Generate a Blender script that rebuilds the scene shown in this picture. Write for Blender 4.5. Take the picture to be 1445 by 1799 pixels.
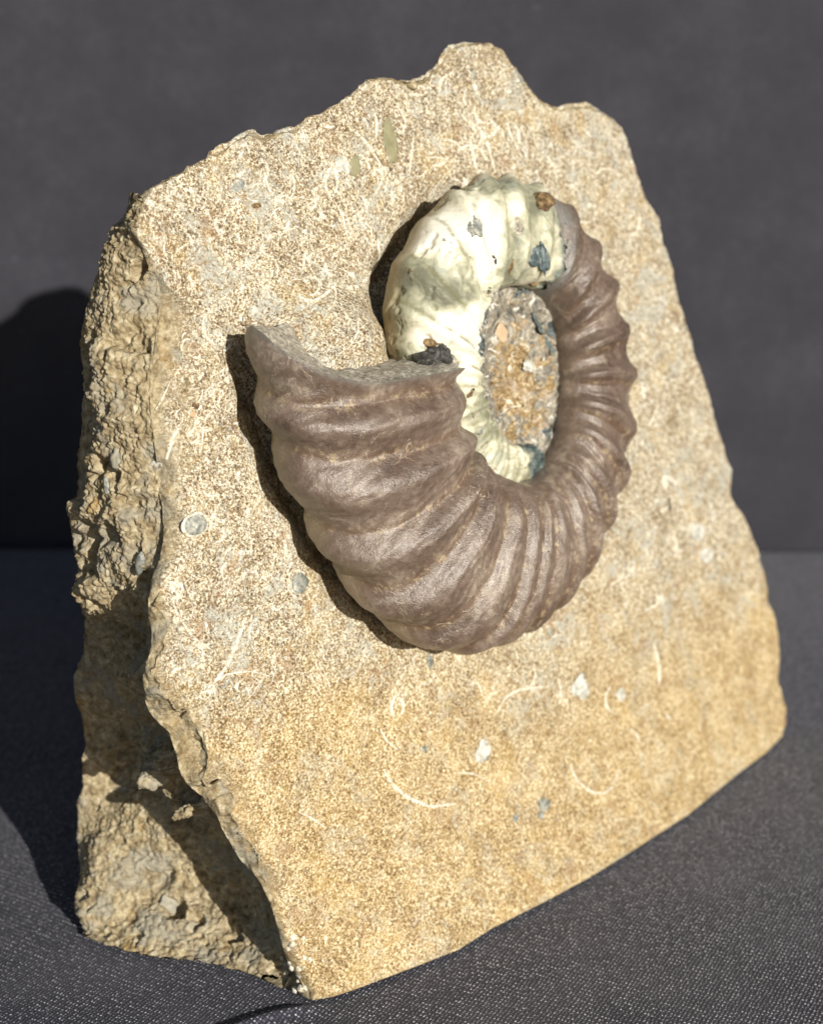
import bpy
from mathutils import Vector
import math, random
import numpy as np

# ------------------------------------------------------------------ camera numbers (metres)
PXW, PXH = 1445.0, 1799.0
FOC, PITCH, CAMH, LEAN = 2600.0, 17.0, 0.12, 11.0
_t = math.radians(PITCH)
CAM = np.array([0, 0, CAMH])
RGT = np.array([1.0, 0, 0]); FWD = np.array([0, math.cos(_t), -math.sin(_t)]); UPV = np.array([0, math.sin(_t), math.cos(_t)])
SUN_AZ, SUN_EL = math.radians(56), math.radians(18)
SUN = np.array([math.cos(SUN_AZ) * math.cos(SUN_EL), -math.sin(SUN_AZ) * math.cos(SUN_EL), math.sin(SUN_EL)])

def ray(p):
    return FWD + RGT * (p[0] - PXW / 2) / FOC - UPV * (p[1] - PXH / 2) / FOC
def ground(p, z=0.0):
    d = ray(p); return CAM + d * (z - CAM[2]) / d[2]
def proj(X):
    d = np.asarray(X) - CAM; z = d @ FWD
    return np.stack([PXW / 2 + FOC * (d @ RGT) / z, PXH / 2 - FOC * (d @ UPV) / z], -1)

# the plane of the worked front face: origin at its lower left corner
PA, PB = ground((545, 1762)), ground((1300, 1335))
EU = (PB - PA) / np.linalg.norm(PB - PA)
NH = np.array([EU[1], -EU[0], 0.0])
_l = math.radians(LEAN)
EV = np.array([0, 0, 1.0]) * math.cos(_l) - NH * math.sin(_l)
EN = NH * math.cos(_l) + np.array([0, 0, 1.0]) * math.sin(_l)

def onface(p, h=0.0):
    d = ray(p); return CAM + d * ((PA + EN * h - CAM) @ EN) / (d @ EN)
def uvw(X):
    d = np.asarray(X) - PA; return np.stack([d @ EU, d @ EV, d @ EN], -1)
def xyz(u, v, w):
    return PA + np.multiply.outer(np.asarray(u, float), EU) + np.multiply.outer(np.asarray(v, float), EV) + np.multiply.outer(np.asarray(w, float), EN)

# ------------------------------------------------------------------ noise
def _hash(i, j, k, s):
    n = (i.astype(np.int64) * 374761393 + j.astype(np.int64) * 668265263 + k.astype(np.int64) * 2147483647 + s * 974711) & 0xffffffff
    n = ((n ^ (n >> 13)) * 1274126177) & 0xffffffff
    n = ((n ^ (n >> 16)) * 2246822519) & 0xffffffff
    return ((n ^ (n >> 15)) & 0xffff) / 65535.0
def vnoise(P, size, seed=0):
    Q = P / size; I = np.floor(Q); f = Q - I; I = I.astype(np.int64)
    f = f * f * f * (f * (f * 6 - 15) + 10)
    out = 0
    for a in (0, 1):
        wa = f[:, 0] if a else 1 - f[:, 0]
        for b in (0, 1):
            wb = f[:, 1] if b else 1 - f[:, 1]
            for c in (0, 1):
                wc = f[:, 2] if c else 1 - f[:, 2]
                out = out + wa * wb * wc * _hash(I[:, 0] + a, I[:, 1] + b, I[:, 2] + c, seed)
    return out * 2 - 1
ROT = np.array([[0.36, 0.48, -0.8], [-0.8, 0.6, 0.0], [0.48, 0.64, 0.6]])
def fbm(P, size, octv=4, gain=0.5, seed=0):
    out = 0; amp = 1.0; tot = 0
    for o in range(octv):
        out = out + amp * vnoise(P, size, seed + o); tot += amp
        P = P @ ROT.T + 3.1 * size; size *= 0.5; amp *= gain
    return out / tot
def cells(P, size, seed=0):
    """distance to the nearest grain centre, 0 at the centre"""
    Q = P / size; I = np.floor(Q).astype(np.int64); best = np.full(len(P), 9.0)
    for a in (-1, 0, 1):
        for b in (-1, 0, 1):
            for c in (-1, 0, 1):
                J = I + np.array([a, b, c])
                d = 0
                for k in range(3):
                    d = d + (J[:, k] + 0.15 + 0.7 * _hash(J[:, 0], J[:, 1], J[:, 2], seed + 11 * k) - Q[:, k]) ** 2
                best = np.minimum(best, d)
    return np.sqrt(best)
def sstep(a, b, x):
    t = np.clip((x - a) / (b - a), 0, 1); return t * t * (3 - 2 * t)
def resample(P, n):
    P = np.asarray(P, float); d = np.r_[0, np.cumsum(np.linalg.norm(np.diff(P, axis=0), axis=1))]
    t = np.linspace(0, d[-1], n); return np.stack([np.interp(t, d, P[:, k]) for k in range(P.shape[1])], -1)
def smooth_open(P, it=2):
    P = P.copy()
    for _ in range(it): P[1:-1] = 0.25 * P[:-2] + 0.5 * P[1:-1] + 0.25 * P[2:]
    return P
def grid_normals(G, wrap0=True):
    if wrap0: du = np.roll(G, -1, 0) - np.roll(G, 1, 0)
    else: du = np.gradient(G, axis=0)
    dv = np.gradient(G, axis=1)
    n = np.cross(du, dv); return n / (np.linalg.norm(n, axis=-1, keepdims=True) + 1e-15)

# ------------------------------------------------------------------ ammonite: a coiled, ribbed tube
SPC = (893, 660)
_c = uvw(onface(SPC, 0.007))
AU, AV = _c[0], _c[1]
# angle (deg), outer radius, seam radius, centre height, half thickness  (mm)
WH = np.array([   # phi deg, outer radius, seam radius, centre height, half thickness (mm)
    [130.0, 47.2, 12.7, 4.5, 7.5],
    [140.0, 47.2, 12.9, 4.5, 7.8],
    [150.0, 47.1, 13.1, 4.5, 8.2],
    [160.0, 46.5, 13.4, 4.5, 8.4],
    [170.0, 44.9, 13.7, 4.5, 8.7],
    [180.0, 43.5, 14.2, 4.5, 8.8],
    [190.0, 42.3, 14.5, 4.5, 8.9],
    [200.0, 41.1, 14.8, 4.5, 8.9],
    [210.0, 40.8, 15.2, 4.5, 8.9],
    [220.0, 41.0, 15.3, 4.5, 8.7],
    [230.0, 40.9, 15.0, 4.4, 8.5],
    [240.0, 40.5, 14.8, 4.3, 8.3],
    [250.0, 39.3, 14.8, 4.2, 7.9],
    [260.0, 37.3, 15.1, 4.1, 7.5],
    [270.0, 35.6, 15.4, 3.9, 7.1],
    [280.0, 34.1, 15.5, 3.8, 6.6],
    [290.0, 32.3, 15.4, 3.7, 6.2],
    [300.0, 30.8, 15.0, 3.5, 5.8],
    [310.0, 29.9, 14.6, 3.4, 5.5],
    [320.0, 29.2, 14.0, 3.3, 5.2],
    [330.0, 28.5, 13.5, 3.3, 5.0],
    [340.0, 27.6, 13.2, 3.2, 4.9],
    [350.0, 27.6, 13.2, 3.2, 4.8],
    [360.0, 27.3, 13.3, 3.2, 4.8],
    [370.0, 27.0, 13.6, 3.2, 4.8],
    [380.0, 27.1, 14.0, 3.3, 4.9],
    [390.0, 27.1, 14.4, 3.3, 5.1],
    [400.0, 27.2, 14.5, 3.4, 5.2],
    [410.0, 27.7, 14.2, 3.5, 5.4],
    [420.0, 28.1, 13.6, 3.5, 5.6],
    [430.0, 28.3, 13.0, 3.6, 5.8],
    [440.0, 28.4, 12.4, 3.7, 6.0],
    [450.0, 28.3, 12.1, 3.7, 6.1],
    [460.0, 27.6, 11.9, 3.8, 6.3],
    [470.0, 26.7, 11.7, 3.8, 6.3],
    [480.0, 25.9, 11.3, 3.8, 6.4],
    [490.0, 25.4, 10.9, 3.8, 6.3],
    [500.0, 24.8, 10.2, 3.7, 6.3],
    [510.0, 23.5, 9.3, 3.7, 6.1],
    [520.0, 22.0, 8.4, 3.6, 6.0],
    [530.0, 20.8, 7.7, 3.5, 5.7],
    [540.0, 20.1, 7.2, 3.3, 5.5],
    [550.0, 19.4, 6.9, 3.2, 5.2],
    [560.0, 18.7, 6.9, 3.1, 4.9],
    [570.0, 18.1, 7.0, 2.9, 4.7],
    [580.0, 17.6, 7.2, 2.8, 4.4],
    [590.0, 17.2, 7.5, 2.6, 4.1],
    [600.0, 16.9, 7.8, 2.5, 3.9],
    [610.0, 16.7, 8.3, 2.3, 3.6],
    [620.0, 16.5, 8.9, 2.2, 3.4],
    [630.0, 16.3, 9.5, 2.0, 3.2],
    [640.0, 16.2, 10.2, 1.9, 3.0],
    [650.0, 16.2, 10.8, 1.8, 2.8],
    [660.0, 16.2, 11.5, 1.7, 2.6],
    [670.0, 16.2, 12.2, 1.6, 2.4],
], float)
def whorl(phi, t):
    """phi in degrees, t 0 (umbilical seam) .. 1 (under the venter) -> u, v, w in metres"""
    Ro, Ri, h0, b = [np.interp(phi, WH[:, 0], WH[:, k]) for k in (1, 2, 3, 4)]
    th = np.radians(212 - 262 * t)
    cx, sy = np.cos(th), np.sin(th)
    cx = np.sign(cx) * np.abs(cx) ** 0.86; sy = np.sign(sy) * np.abs(sy) ** 0.9
    rad = (Ro + Ri) / 2 + (Ro - Ri) / 2 * cx
    h = h0 + b * sy * (1 - 0.14 * cx)
    p = np.radians(phi)
    return AU + rad * np.cos(p) * 1e-3, AV + rad * np.sin(p) * 1e-3, (h + 3.0) * 1e-3

# ================================================================== scene, camera, light
for o in list(bpy.data.objects): bpy.data.objects.remove(o)
SC = bpy.context.scene; COL = SC.collection
cam_d = bpy.data.cameras.new('camera'); cam = bpy.data.objects.new('camera', cam_d); COL.objects.link(cam); SC.camera = cam
cam.location = CAM; cam.rotation_euler = (math.radians(90 - PITCH), 0, 0)
cam_d.sensor_fit = 'HORIZONTAL'; cam_d.sensor_width = 36; cam_d.lens = 36 * FOC / PXW
cam_d.clip_start = 0.005; cam_d.clip_end = 50
cam_d.dof.use_dof = True
cam_d.dof.focus_distance = float((onface((640, 900), 0.011) - CAM) @ FWD)
cam_d.dof.aperture_fstop = 30; cam_d.dof.aperture_blades = 0

W = bpy.data.worlds.new('World'); SC.world = W; W.use_nodes = True
_n = W.node_tree; _sky = _n.nodes.new('ShaderNodeTexSky'); _sky.sky_type = 'NISHITA'; _sky.sun_disc = False
_sky.sun_elevation = SUN_EL; _sky.sun_rotation = math.atan2(SUN[0], SUN[1])
_bg = _n.nodes['Background']; _n.links.new(_sky.outputs[0], _bg.inputs[0]); _bg.inputs[1].default_value = 0.05
sun_d = bpy.data.lights.new('sun', 'SUN'); sun_d.energy = 5.0; sun_d.angle = math.radians(0.5); sun_d.color = (1, 0.95, 0.86)
sun = bpy.data.objects.new('sun', sun_d); COL.objects.link(sun)
sun.rotation_euler = Vector((-SUN[0], -SUN[1], -SUN[2])).to_track_quat('-Z', 'Y').to_euler(); sun.location = (0.4, -0.4, 0.6)
SC.view_settings.view_transform = 'Standard'; SC.view_settings.look = 'None'; SC.view_settings.exposure = 0.0; SC.view_settings.gamma = 1

# ================================================================== node helpers
class NT:
    def __init__(s, name):
        s.m = bpy.data.materials.new(name); s.m.use_nodes = True; s.t = s.m.node_tree
        s.b = s.t.nodes['Principled BSDF']
        tc = s.t.nodes.new('ShaderNodeTexCoord'); mp = s.t.nodes.new('ShaderNodeMapping'); mp.inputs['Scale'].default_value = (1000, 1000, 1000)
        s.t.links.new(tc.outputs['Object'], mp.inputs[0]); s.co = mp.outputs[0]         # millimetres
    def link(s, a, sock):
        if isinstance(a, (int, float)): sock.default_value = a
        elif isinstance(a, (tuple, list)): sock.default_value = tuple(a) + ((1,) if len(a) == 3 and sock.type == 'RGBA' else ())
        else: s.t.links.new(a, sock)
    def noise(s, scale, detail=4, rough=0.55, dist=0.0, co=None, col=False, lac=2.0):
        n = s.t.nodes.new('ShaderNodeTexNoise'); n.inputs['Scale'].default_value = scale; n.inputs['Detail'].default_value = detail
        n.inputs['Roughness'].default_value = rough; n.inputs['Distortion'].default_value = dist; n.inputs['Lacunarity'].default_value = lac
        s.t.links.new(co or s.co, n.inputs['Vector']); return n.outputs['Color' if col else 'Fac']
    def voro(s, scale, feat='F1', co=None, rnd=1.0, out='Distance', smooth=None):
        n = s.t.nodes.new('ShaderNodeTexVoronoi'); n.feature = feat; n.inputs['Scale'].default_value = scale; n.inputs['Randomness'].default_value = rnd
        if smooth is not None: n.inputs['Smoothness'].default_value = smooth
        s.t.links.new(co or s.co, n.inputs['Vector']); return n.outputs[out]
    def math(s, op, a, b=0.0, c=None, clamp=False):
        n = s.t.nodes.new('ShaderNodeMath'); n.operation = op; n.use_clamp = clamp
        s.link(a, n.inputs[0]); s.link(b, n.inputs[1])
        if c is not None: s.link(c, n.inputs[2])
        return n.outputs[0]
    def ramp(s, f, a, b, lo=0.0, hi=1.0):
        n = s.t.nodes.new('ShaderNodeMapRange'); n.interpolation_type = 'SMOOTHSTEP'
        s.link(f, n.inputs[0]); n.inputs[1].default_value = a; n.inputs[2].default_value = b; n.inputs[3].default_value = lo; n.inputs[4].default_value = hi
        return n.outputs[0]
    def cramp(s, f, stops):
        n = s.t.nodes.new('ShaderNodeValToRGB'); e = n.color_ramp.elements
        while len(e) < len(stops): e.new(0.5)
        for k, (p, c) in enumerate(stops): e[k].position = p; e[k].color = tuple(c) + (1,)
        s.link(f, n.inputs[0]); return n.outputs[0]
    def mix(s, f, a, b, mode='MIX'):
        n = s.t.nodes.new('ShaderNodeMix'); n.data_type = 'RGBA'; n.blend_type = mode
        s.link(f, n.inputs[0]); s.link(a, n.inputs[6]); s.link(b, n.inputs[7]); return n.outputs[2]
    def attr(s, name):
        n = s.t.nodes.new('ShaderNodeAttribute'); n.attribute_name = name; return n.outputs['Fac']
    def vadd(s, a, b, k):
        m = s.t.nodes.new('ShaderNodeVectorMath'); m.operation = 'MULTIPLY_ADD'; s.link(b, m.inputs[0]); m.inputs[1].default_value = (k, k, k); s.link(a, m.inputs[2]); return m.outputs[0]
    def stretch(s, scale, rot=(0, 0, 0), co=None):
        m = s.t.nodes.new('ShaderNodeMapping'); m.inputs['Scale'].default_value = scale; m.inputs['Rotation'].default_value = rot
        s.t.links.new(co or s.co, m.inputs[0]); return m.outputs[0]
    def bump(s, h, dist, strength=1.0, nrm=None):
        n = s.t.nodes.new('ShaderNodeBump'); n.inputs['Distance'].default_value = dist; n.inputs['Strength'].default_value = strength
        s.link(h, n.inputs['Height'])
        if nrm is not None: s.t.links.new(nrm, n.inputs['Normal'])
        return n.outputs[0]
    def done(s, col, rough=0.8, nrm=None, spec=0.5, **kw):
        s.link(col, s.b.inputs['Base Color']); s.link(rough, s.b.inputs['Roughness']); s.link(spec, s.b.inputs['Specular IOR Level'])
        if nrm is not None: s.t.links.new(nrm, s.b.inputs['Normal'])
        for k, v in kw.items(): s.link(v, s.b.inputs[k.replace('_', ' ')])
        return s.m

def mat_stone():
    n = NT('shelly_limestone'); R = n.attr('rough'); OC = n.attr('ochre')
    patchy = n.noise(0.20, 4, 0.62, 0.7); g1 = n.noise(3.3, 2, 0.65, 0.6); g2 = n.noise(1.7, 4, 0.70, 0.9)
    f = n.math('ADD', n.math('ADD', n.math('MULTIPLY', g1, 0.72), n.math('MULTIPLY', g2, 0.42)), n.math('MULTIPLY', n.math('SUBTRACT', patchy, 0.5), 0.20))
    f = n.math('MULTIPLY_ADD', n.math('SUBTRACT', f, 0.55), 1.45, 0.490)
    cool = n.cramp(f, [(0.33, (0.080, 0.050, 0.026)), (0.44, (0.23, 0.162, 0.092)), (0.53, (0.395, 0.315, 0.198)), (0.60, (0.615, 0.545, 0.385)), (0.70, (0.85, 0.81, 0.66))])
    warm = n.cramp(f, [(0.34, (0.12, 0.070, 0.023)), (0.45, (0.31, 0.203, 0.080)), (0.53, (0.45, 0.320, 0.145)), (0.60, (0.62, 0.485, 0.275)), (0.70, (0.82, 0.73, 0.50))])
    col = n.mix(OC, cool, warm)
    # rusty, yellowish and grey-blue areas
    rust = n.ramp(n.noise(0.19, 4, 0.6, 0.5, co=n.stretch((1, 1, 1), (1, 2, 0))), 0.58, 0.70)
    col = n.mix(n.math('MULTIPLY', rust, 0.45), col, (0.30, 0.165, 0.075))
    yel = n.ramp(n.noise(0.15, 3, 0.6, 0.5, co=n.stretch((1, 1, 1), (2, 0.4, 1))), 0.52, 0.66)
    col = n.mix(n.math('MULTIPLY', yel, 0.35), col, n.mix(0.5, col, (0.62, 0.42, 0.13)))
    blue = n.math('MULTIPLY', n.ramp(n.noise(0.16, 5, 0.68, 0.9), 0.51, 0.63), n.ramp(g2, 0.38, 0.56))
    col = n.mix(n.math('MULTIPLY', blue, n.ramp(OC, 0.2, 0.9, 0.75, 0.30)), col, (0.43, 0.45, 0.41))
    # hash of thin shell sections: bright curved lines
    sh = None
    for k, (sc, w) in enumerate(((0.13, 0.012), (0.24, 0.017), (0.36, 0.022), (0.6, 0.034))):
        q = n.noise(sc, 1.5, 0.45, 1.6, co=n.stretch((1, 1, 1), (0.7 * k, 1.1 * k + 0.4, 2.0 * k)))
        l = n.ramp(n.math('ABSOLUTE', n.math('SUBTRACT', q, 0.5)), 0.0, w, 1, 0)
        l = n.math('MULTIPLY', l, n.ramp(n.noise(sc * 1.7, 2, 0.5, 0, co=n.stretch((1, 1, 1), (2 + k, 0.3, k))), 0.49, 0.56))
        sh = l if sh is None else n.math('MAXIMUM', sh, l)
    sh = n.math('MULTIPLY', sh, n.ramp(n.noise(1.3, 3, 0.6), 0.34, 0.50))
    sh = n.math('MULTIPLY', sh, n.ramp(OC, 0.15, 0.8, 0.95, 0.22))
    sh = n.math('MULTIPLY', sh, n.ramp(R, 0.2, 0.7, 1, 0.15))
    wh = n.math('MULTIPLY', n.ramp(n.noise(0.30, 6, 0.74, 1.6), 0.55, 0.66), n.ramp(g2, 0.40, 0.58)); wh = n.math('MULTIPLY', wh, n.ramp(OC, 0.1, 0.7, 0.95, 0.10))
    wh = n.math('MULTIPLY', wh, n.ramp(R, 0.2, 0.7, 1, 0.25))
    col = n.mix(n.math('MULTIPLY', wh, 0.85), col, (0.78, 0.76, 0.68)); col = n.mix(sh, col, (0.88, 0.84, 0.70))
    # broken sides: dull grey-tan granular rock
    sd = n.cramp(n.noise(0.9, 5, 0.65, 0.3), [(0.30, (0.14, 0.10, 0.05)), (0.46, (0.335, 0.265, 0.155)), (0.58, (0.48, 0.405, 0.26)), (0.72, (0.70, 0.63, 0.46))])
    sd = n.mix(n.math('MULTIPLY', n.ramp(n.noise(0.16, 3, 0.6), 0.5, 0.64), 0.6), sd, (0.32, 0.31, 0.26))
    sd = n.mix(n.math('MULTIPLY', n.ramp(n.noise(0.2, 3, 0.6, co=n.stretch((1, 1, 1), (1, 1, 2))), 0.58, 0.7), 0.6), sd, (0.40, 0.25, 0.075))
    col = n.mix(R, col, sd)
    gr = n.voro(1.15); hb = n.math('ADD', n.math('MULTIPLY', g1, 0.5), n.math('MULTIPLY', n.noise(4.5, 3, 0.6), 0.45))
    hr = n.math('ADD', n.math('MULTIPLY', gr, -0.8), n.math('MULTIPLY', n.noise(2.6, 4, 0.65), 0.9))
    h = n.t.nodes.new('ShaderNodeMix'); n.link(R, h.inputs[0]); n.link(hb, h.inputs[2]); n.link(hr, h.inputs[3])
    h = n.math('ADD', h.outputs[0], n.math('MULTIPLY', sh, 0.5))
    bd = n.bump(h, 0.00022, 1.0)
    return n.done(col, n.ramp(R, 0.1, 0.8, 0.62, 0.9), bd, 0.4)

def mat_shell_brown():
    n = NT('brown_fossil_shell')
    q = n.noise(0.12, 4, 0.6, 0.6); q2 = n.noise(0.9, 5, 0.7, 0.4)
    f = n.math('ADD', n.math('MULTIPLY', q, 0.6), n.math('MULTIPLY', q2, 0.4))
    col = n.cramp(f, [(0.33, (0.075, 0.048, 0.034)), (0.45, (0.145, 0.100, 0.074)), (0.54, (0.21, 0.157, 0.122)), (0.67, (0.43, 0.36, 0.285))])
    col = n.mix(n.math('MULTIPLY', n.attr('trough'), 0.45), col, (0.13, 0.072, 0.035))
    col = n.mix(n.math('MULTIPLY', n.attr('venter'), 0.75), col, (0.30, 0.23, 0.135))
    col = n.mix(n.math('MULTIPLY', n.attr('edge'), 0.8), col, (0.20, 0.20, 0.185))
    pale = n.ramp(n.noise(0.30, 4, 0.65, 0.8, co=n.stretch((1, 1, 1), (1, 0, 2))), 0.60, 0.74)
    col = n.mix(n.math('MULTIPLY', pale, 0.5), col, (0.38, 0.32, 0.24))
    vein = n.math('MULTIPLY', n.ramp(n.math('ABSOLUTE', n.math('SUBTRACT', n.noise(0.16, 4, 0.6, 0.8), 0.5)), 0, 0.006, 1, 0), n.ramp(n.noise(0.10, 2, 0.5), 0.52, 0.60))
    col = n.mix(n.math('MULTIPLY', vein, 0.7), col, (0.55, 0.47, 0.35))
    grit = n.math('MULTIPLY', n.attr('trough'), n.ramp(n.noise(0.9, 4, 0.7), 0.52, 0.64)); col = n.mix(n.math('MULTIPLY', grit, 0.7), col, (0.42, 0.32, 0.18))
    spot = n.ramp(n.noise(1.1, 3, 0.6, 0.3, co=n.stretch((1, 1, 1), (0, 2, 1))), 0.70, 0.75); col = n.mix(n.math('MULTIPLY', spot, 0.7), col, (0.05, 0.035, 0.025))
    fine = n.noise(4.2, 3, 0.7); dim = n.noise(1.6, 3, 0.6, 0.5)
    h = n.math('ADD', n.math('ADD', n.math('MULTIPLY', fine, 0.52), n.math('MULTIPLY', dim, 0.75)), n.math('MULTIPLY', spot, -0.8))
    bd = n.bump(h, 0.00016, 1.0)
    ro = n.ramp(n.noise(1.2, 4, 0.7), 0.35, 0.7, 0.31, 0.48)
    return n.done(col, ro, bd, 0.85, IOR=1.52, Coat_Weight=0.08, Coat_Roughness=0.3)

def mat_shell_pale():
    n = NT('pale_green_calcite'); D = n.attr('dark')
    a = n.noise(0.085, 3, 0.55, 0.9); b = n.noise(0.45, 4, 0.6, 0.9, co=n.stretch((1, 1, 1), (1, 2, 0.5)))
    f = n.math('ADD', n.math('MULTIPLY', a, 0.22), n.math('MULTIPLY', b, 0.42)); f = n.math('ADD', f, n.math('MULTIPLY', n.attr('cream'), 0.40))
    col = n.cramp(f, [(0.36, (0.20, 0.20, 0.14)), (0.43, (0.32, 0.32, 0.225)), (0.50, (0.48, 0.47, 0.34)), (0.56, (0.72, 0.69, 0.53)), (0.66, (0.88, 0.85, 0.74))])
    gr = n.ramp(n.noise(0.17, 3, 0.6, 0.6, co=n.stretch((1, 1, 1), (0, 1, 2))), 0.56, 0.68)
    col = n.mix(n.math('MULTIPLY', gr, 0.55), col, (0.42, 0.46, 0.40))
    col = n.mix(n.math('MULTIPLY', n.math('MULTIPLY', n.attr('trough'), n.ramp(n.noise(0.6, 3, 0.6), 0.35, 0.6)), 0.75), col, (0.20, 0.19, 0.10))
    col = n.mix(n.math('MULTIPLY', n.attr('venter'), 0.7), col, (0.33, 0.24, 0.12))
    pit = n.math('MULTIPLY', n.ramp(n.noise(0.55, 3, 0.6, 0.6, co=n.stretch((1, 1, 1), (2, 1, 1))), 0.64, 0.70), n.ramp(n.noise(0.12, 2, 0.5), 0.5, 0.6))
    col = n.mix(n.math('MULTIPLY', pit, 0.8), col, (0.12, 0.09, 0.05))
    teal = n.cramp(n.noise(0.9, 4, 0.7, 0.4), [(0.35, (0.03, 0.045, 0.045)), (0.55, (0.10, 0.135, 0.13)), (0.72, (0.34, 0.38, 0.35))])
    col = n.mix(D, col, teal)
    h = n.math('ADD', n.math('MULTIPLY', n.noise(2.2, 4, 0.6), 0.5), n.math('MULTIPLY', pit, -2.0)); h = n.math('ADD', h, n.math('MULTIPLY', n.noise(0.9, 4, 0.65, 0.5), 0.8))
    bd = n.bump(h, 0.00016, 1.0)
    n.b.inputs['Subsurface Radius'].default_value = (1.0, 0.9, 0.5)
    return n.done(col, n.ramp(n.noise(0.8, 4, 0.6), 0.35, 0.7, 0.42, 0.60), bd, 0.45, Subsurface_Weight=0.25, Subsurface_Scale=0.0010, Coat_Weight=0.0, Coat_Roughness=0.2)

def mat_umbo():
    n = NT('worn_inner_whorls'); RG = n.attr('ring')
    g = n.noise(1.7, 4, 0.65, 0.5)
    gold = n.cramp(g, [(0.34, (0.10, 0.06, 0.025)), (0.48, (0.28, 0.18, 0.075)), (0.58, (0.44, 0.33, 0.16)), (0.70, (0.74, 0.68, 0.50))])
    grey = n.cramp(n.noise(0.9, 5, 0.72, 0.8), [(0.34, (0.06, 0.06, 0.052)), (0.46, (0.19, 0.175, 0.14)), (0.57, (0.36, 0.32, 0.25)), (0.70, (0.66, 0.62, 0.50))])
    teal = n.cramp(n.noise(1.3, 4, 0.7, 0.3), [(0.36, (0.02, 0.03, 0.034)), (0.55, (0.075, 0.10, 0.105)), (0.72, (0.33, 0.36, 0.34))])
    buff = n.cramp(n.noise(0.7, 3, 0.6), [(0.35, (0.30, 0.22, 0.14)), (0.6, (0.46, 0.37, 0.26)), (0.75, (0.62, 0.56, 0.45))])
    w1 = n.noise(0.34, 4, 0.62, 0.7); w2 = n.noise(0.30, 3, 0.6, 0.6, co=n.stretch((1, 1, 1), (1, 2, 0.4)))
    col = n.mix(n.ramp(n.math('ADD', RG, n.math('MULTIPLY', n.math('SUBTRACT', w1, 0.5), 2.4)), 0.42, 0.62), gold, grey)
    col = n.mix(n.ramp(w2, 0.57, 0.63), col, buff)
    col = n.mix(n.ramp(n.math('ADD', RG, n.math('MULTIPLY', n.math('SUBTRACT', w2, 0.5), 2.2)), 0.98, 1.12), col, teal)
    ln = n.math('MULTIPLY', n.ramp(n.math('ABSOLUTE', n.math('SUBTRACT', n.noise(0.33, 2, 0.5, 1.2), 0.5)), 0, 0.022, 1, 0), n.ramp(n.noise(0.7, 3, 0.6), 0.46, 0.56))
    col = n.mix(ln, col, (0.80, 0.78, 0.68))
    bd = n.bump(n.math('ADD', n.noise(2.0, 4, 0.65), n.math('MULTIPLY', n.voro(1.9), -0.25)), 0.00018, 1.0)
    return n.done(col, n.ramp(g, 0.4, 0.7, 0.5, 0.28), bd, 0.6)

def mat_plain(name, stops, scale=1.2, rough=0.6, bump=0.0001, sss=0):
    n = NT(name); g = n.noise(scale, 4, 0.65, 0.4)
    return n.done(n.cramp(g, stops), rough, n.bump(n.noise(scale * 2.2, 4, 0.65), bump, 1.0), 0.5)

def mat_cloth():
    n = NT('dark_twill_cloth')
    wob = n.vadd(n.co, n.noise(0.35, 3, col=True), 0.35)
    r = n.stretch((1, 1, 1), (0, 0, math.radians(30)), wob)
    cs = n.stretch((1 / 0.52, 1 / 0.42, 0.0), (0, 0, 0), r)
    vor = n.t.nodes.new('ShaderNodeTexVoronoi'); vor.voronoi_dimensions = '2D'; vor.inputs['Scale'].default_value = 1.0; vor.inputs['Randomness'].default_value = 0.45
    n.t.links.new(cs, vor.inputs['Vector'])
    sc = n.t.nodes.new('ShaderNodeSeparateColor'); n.t.links.new(vor.outputs['Color'], sc.inputs[0])
    sp = n.t.nodes.new('ShaderNodeSeparateXYZ'); n.t.links.new(r, sp.inputs[0])
    ridge = n.math('MULTIPLY_ADD', n.math('SINE', n.math('MULTIPLY', sp.outputs[1], 2 * math.pi / 0.84)), 0.5, 0.5)
    knob = n.ramp(vor.outputs['Distance'], 0.05, 0.55, 1, 0)
    h = n.math('MULTIPLY', knob, n.math('MULTIPLY_ADD', ridge, 0.72, 0.28))
    nz = n.noise(3.6, 3, 0.7); big = n.noise(0.05, 3, 0.5)
    th = n.math('MULTIPLY', h, n.math('MULTIPLY_ADD', sc.outputs[0], 0.95, 0.25)); th = n.math('MULTIPLY', th, n.ramp(nz, 0.34, 0.62, 0.35, 1.15))
    col = n.cramp(th, [(0.0, (0.030, 0.031, 0.045)), (0.22, (0.102, 0.103, 0.132)), (0.45, (0.33, 0.33, 0.385)), (0.85, (0.88, 0.88, 0.94))])
    col = n.mix(n.ramp(big, 0.4, 0.65, 0.0, 0.25), col, (0.13, 0.127, 0.15), 'MIX')
    lint = n.ramp(n.noise(0.9, 1, 0.5), 0.80, 0.84); col = n.mix(lint, col, (0.6, 0.62, 0.66))
    bd = n.bump(n.math('ADD', h, n.math('MULTIPLY', nz, 0.4)), 0.00016, 1.0)
    return n.done(col, 0.75, bd, 0.35, Sheen_Weight=0.15, Sheen_Roughness=0.4)

def mat_backdrop():
    n = NT('dark_grey_felt')
    a = n.noise(0.06, 5, 0.6); b = n.noise(0.5, 4, 0.7)
    f = n.math('ADD', n.math('MULTIPLY', a, 0.6), n.math('MULTIPLY', b, 0.4))
    col = n.cramp(f, [(0.34, (0.035, 0.034, 0.043)), (0.5, (0.043, 0.042, 0.053)), (0.66, (0.056, 0.055, 0.068))])
    lint = n.ramp(n.noise(0.35, 2, 0.6), 0.74, 0.80); col = n.mix(n.math('MULTIPLY', lint, 0.5), col, (0.22, 0.24, 0.30))
    return n.done(col, 0.85, n.bump(n.noise(1.4, 4, 0.7), 0.0003, 0.8), 0.25, Sheen_Weight=0.1)

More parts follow.
